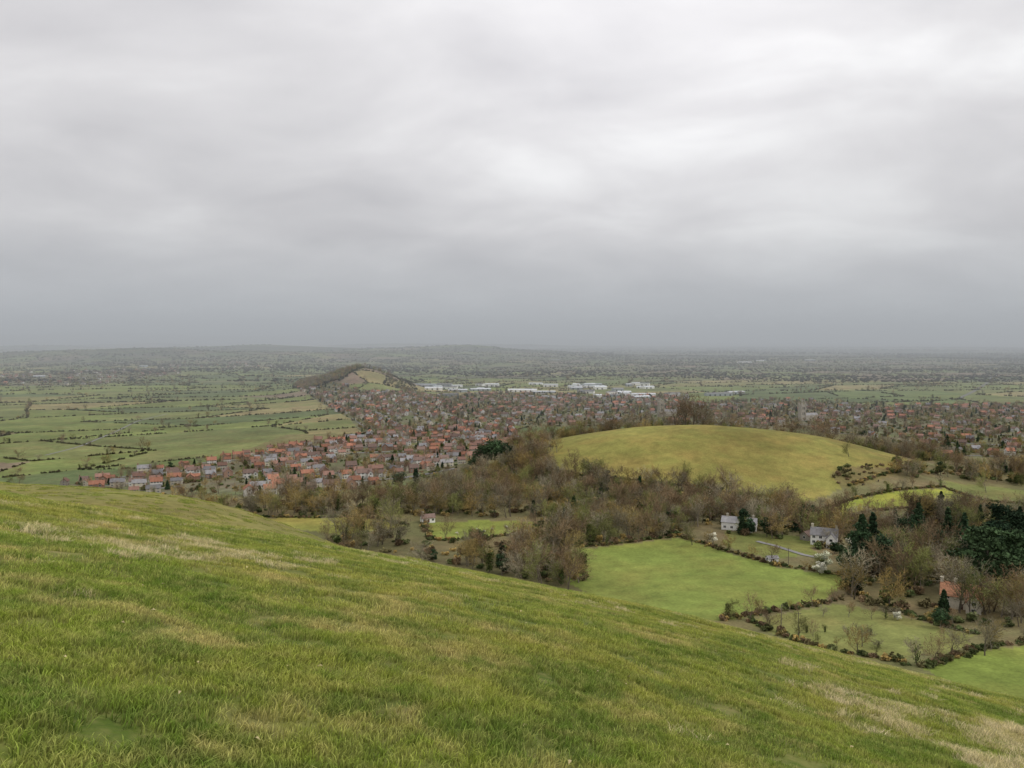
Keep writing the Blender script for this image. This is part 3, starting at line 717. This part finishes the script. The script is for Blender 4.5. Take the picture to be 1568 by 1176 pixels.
def slope_place(name,x,y,s,idx,coll,sz=None,lift=0):
    e=.10; z=H(x,y)+lift; gx=(H(x+e,y)-H(x-e,y))/(2*e); gy=(H(x,y+e)-H(x,y-e))/(2*e); rot=[]
    for a,b in zip(gx,gy):
        q=Vector((0,0,1)).rotation_difference(Vector((-a,-b,1)).normalized())@Quaternion((0,0,1),random.uniform(0,6.28)); rot.append(tuple(q.to_euler()))
    sv=np.stack([s,s,s if sz is None else sz],1)
    scatter(name,np.column_stack([x,y,z]),sv,np.array(rot),idx,coll)
def ring(r0,r1,dens):
    n=int(.5*(r1*r1-r0*r0)*1.5*dens); r=np.sqrt(rng.uniform(r0*r0,r1*r1,n)); a=rng.uniform(-.75,.75,n); return r*np.sin(a),r*np.cos(a)
xs=[];ys=[];sz=[]
for r0,r1,dn,s in ((1.2,9,28,1.0),(9,20,12,1.15),(20,46,4.5,1.7)):
    x,y=ring(r0,r1,dn); xs.append(x);ys.append(y);sz.append(np.full(len(x),s)*rng.uniform(.85,1.2,len(x)))
x=rng.uniform(-85,0,2500);y=rng.uniform(46,115,2500); m=x>-.8*y; x,y=x[m],y[m]; xs.append(x);ys.append(y);sz.append(rng.uniform(2.4,3.4,len(x)))
xs=np.concatenate(xs);ys=np.concatenate(ys);sz=np.concatenate(sz)
tall=fbm(xs/1.0,ys/1.0,3,15)+rng.normal(0,.09,len(xs)); idx=np.where(tall>.58,rng.integers(5,7,len(xs)),rng.integers(0,5,len(xs)))
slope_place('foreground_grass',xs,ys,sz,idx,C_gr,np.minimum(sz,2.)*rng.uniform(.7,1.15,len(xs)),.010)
D1=poly([(1190,1050),(1300,1060),(1420,1090),(1568,1120),(1700,1170),(1700,1260),(1540,1200),(1400,1130),(1270,1095)],True)
D2=poly([(130,830),(200,822),(330,832),(400,850),(370,862),(180,856)],True)
D3=poly([(0,800),(150,800),(400,835),(520,860),(400,880),(150,850),(0,830)],True)
dx=[]
for P,dn,th in ((D1,40,.40),(D2,26,.38),(D3,9,.48)):
    q=fill(P,dn); q=q[fbm(q[:,0]/.9,q[:,1]/.9,3,17)>th]; dx.append(q); print('dry',len(q))
x,y=ring(6,40,2.5); m=fbm(x/1.2,y/1.2,3,18)>.66; dx.append(np.column_stack([x,y])[m])
x,y=ring(18,38,5); m=fbm(x/2,y/2,3,19)>.57; dx.append(np.column_stack([x,y])[m])
dx=np.concatenate(dx)
slope_place('dry_grass_tufts',dx[:,0],dx[:,1],rng.uniform(.4,1.05,len(dx)),rng.choice([0,1,2,0,1,2,3],len(dx)),C_dry)
V=[];F=[]
x,y=ring(2.2,16,.6)
for a,b in zip(x,y):
    z=float(H(a,b))+.03; s=random.uniform(.008,.022); t=random.uniform(0,6.28); c_,s_=math.cos(t)*s,math.sin(t)*s; q=len(V)
    V+=[(a-c_*1.5,b-s_*1.5,z),(a+s_*.7,b-c_*.7,z+.012),(a+c_*1.5,b+s_*1.5,z+.004),(a-s_*.7,b+c_*.7,z+.016)]; F.append((q,q+1,q+2,q+3))
finish('dead_leaves',V,F,[M_leaf])

# ------------------------------------------------------------ haze, sky, sun, camera
hz=([],[]); boxg(hz,-47000,47000,1000,47000,-60,600)
mh=bpy.data.materials.new('haze_air'); mh.use_nodes=True; nt=mh.node_tree; nt.nodes.remove(nt.nodes['Principled BSDF'])
HC=(.88,.945,1,1); HD=1.6e-4
vs=N(nt,'ShaderNodeVolumeScatter'); vs.inputs['Color'].default_value=HC; vs.inputs['Density'].default_value=HD
va=N(nt,'ShaderNodeVolumeAbsorption'); va.inputs['Color'].default_value=HC; va.inputs['Density'].default_value=HD
ad=N(nt,'ShaderNodeAddShader'); nt.links.new(vs.outputs[0],ad.inputs[0]); nt.links.new(va.outputs[0],ad.inputs[1])
nt.links.new(ad.outputs[0],nt.nodes['Material Output'].inputs['Volume'])
finish('haze_air',hz[0],hz[1],[mh])

SE,SA=math.radians(50),math.radians(105)
w=bpy.data.worlds.new('World'); scene.world=w; w.use_nodes=True; nt=w.node_tree; bg=nt.nodes['Background']
sky=N(nt,'ShaderNodeTexSky',sky_type='NISHITA'); sky.sun_disc=False; sky.sun_elevation=SE; sky.sun_rotation=SA
tc=N(nt,'ShaderNodeTexCoord').outputs['Generated']
sp=N(nt,'ShaderNodeSeparateXYZ'); nt.links.new(tc,sp.inputs[0])
zc=mathn(nt,'MAXIMUM',sp.outputs[2],0.0); zd=mathn(nt,'ADD',zc,.26)
cb=N(nt,'ShaderNodeCombineXYZ'); nt.links.new(mathn(nt,'DIVIDE',sp.outputs[0],zd),cb.inputs[0]); nt.links.new(mathn(nt,'DIVIDE',sp.outputs[1],zd),cb.inputs[1])
mp=N(nt,'ShaderNodeMapping'); nt.links.new(cb.outputs[0],mp.inputs[0]); mp.inputs['Rotation'].default_value=(0,0,math.radians(28)); mp.inputs['Scale'].default_value=(.85,1.05,1)
mp.inputs['Location'].default_value=(2.3,1.1,0)
n1=noise(nt,mp.outputs[0],2.0,8,.5,.35); n2=noise(nt,mp.outputs[0],.7,3,.5,.3)
v=mathn(nt,'ADD',mathn(nt,'MULTIPLY',n1,.52),mathn(nt,'MULTIPLY',n2,.48))
cr=N(nt,'ShaderNodeValToRGB'); nt.links.new(v,cr.inputs[0]); e=cr.color_ramp.elements
e[0].position=.36; e[0].color=(.60,.592,.615,1); e[1].position=.64; e[1].color=(.98,.98,.985,1); q=e.new(.5); q.color=(.765,.755,.77,1)
el=rmap(nt,zc,0,.5,.80,1.12)
gd=(math.sin(.14)*math.cos(.42),math.cos(.14)*math.cos(.42),math.sin(.42))   # thin, brighter part of the cloud deck
dt=N(nt,'ShaderNodeVectorMath',operation='DOT_PRODUCT'); nt.links.new(tc,dt.inputs[0]); dt.inputs[1].default_value=gd
gl=mathn(nt,'MULTIPLY',mathn(nt,'POWER',mathn(nt,'MAXIMUM',dt.outputs['Value'],0),22),.26)
f=mathn(nt,'MULTIPLY',mathn(nt,'ADD',el,gl),10)
vm=N(nt,'ShaderNodeVectorMath',operation='SCALE'); nt.links.new(cr.outputs[0],vm.inputs[0]); nt.links.new(f,vm.inputs['Scale'])
hzn=rmap(nt,zc,0,.13,.85,0)
cl=mixc(nt,hzn,vm.outputs[0],(4.9,5.15,5.5))
nt.links.new(mixc(nt,.985,sky.outputs[0],cl),bg.inputs[0]); bg.inputs[1].default_value=.1

sd=bpy.data.lights.new('sun','SUN'); sd.energy=1.5; sd.angle=math.radians(25); sd.color=(1,.95,.87)
so=bpy.data.objects.new('sun',sd); scene.collection.objects.link(so)
so.rotation_euler=Vector((-math.sin(SA)*math.cos(SE),-math.cos(SA)*math.cos(SE),-math.sin(SE))).to_track_quat('-Z','Y').to_euler()
cd=bpy.data.cameras.new('camera'); co=bpy.data.objects.new('camera',cd); scene.collection.objects.link(co); scene.camera=co
co.location=(0,0,EYE); co.rotation_euler=(math.pi/2-PITCH,0,0); cd.sensor_width=36; cd.lens=36*FPX/1568; cd.clip_start=.1; cd.clip_end=120000
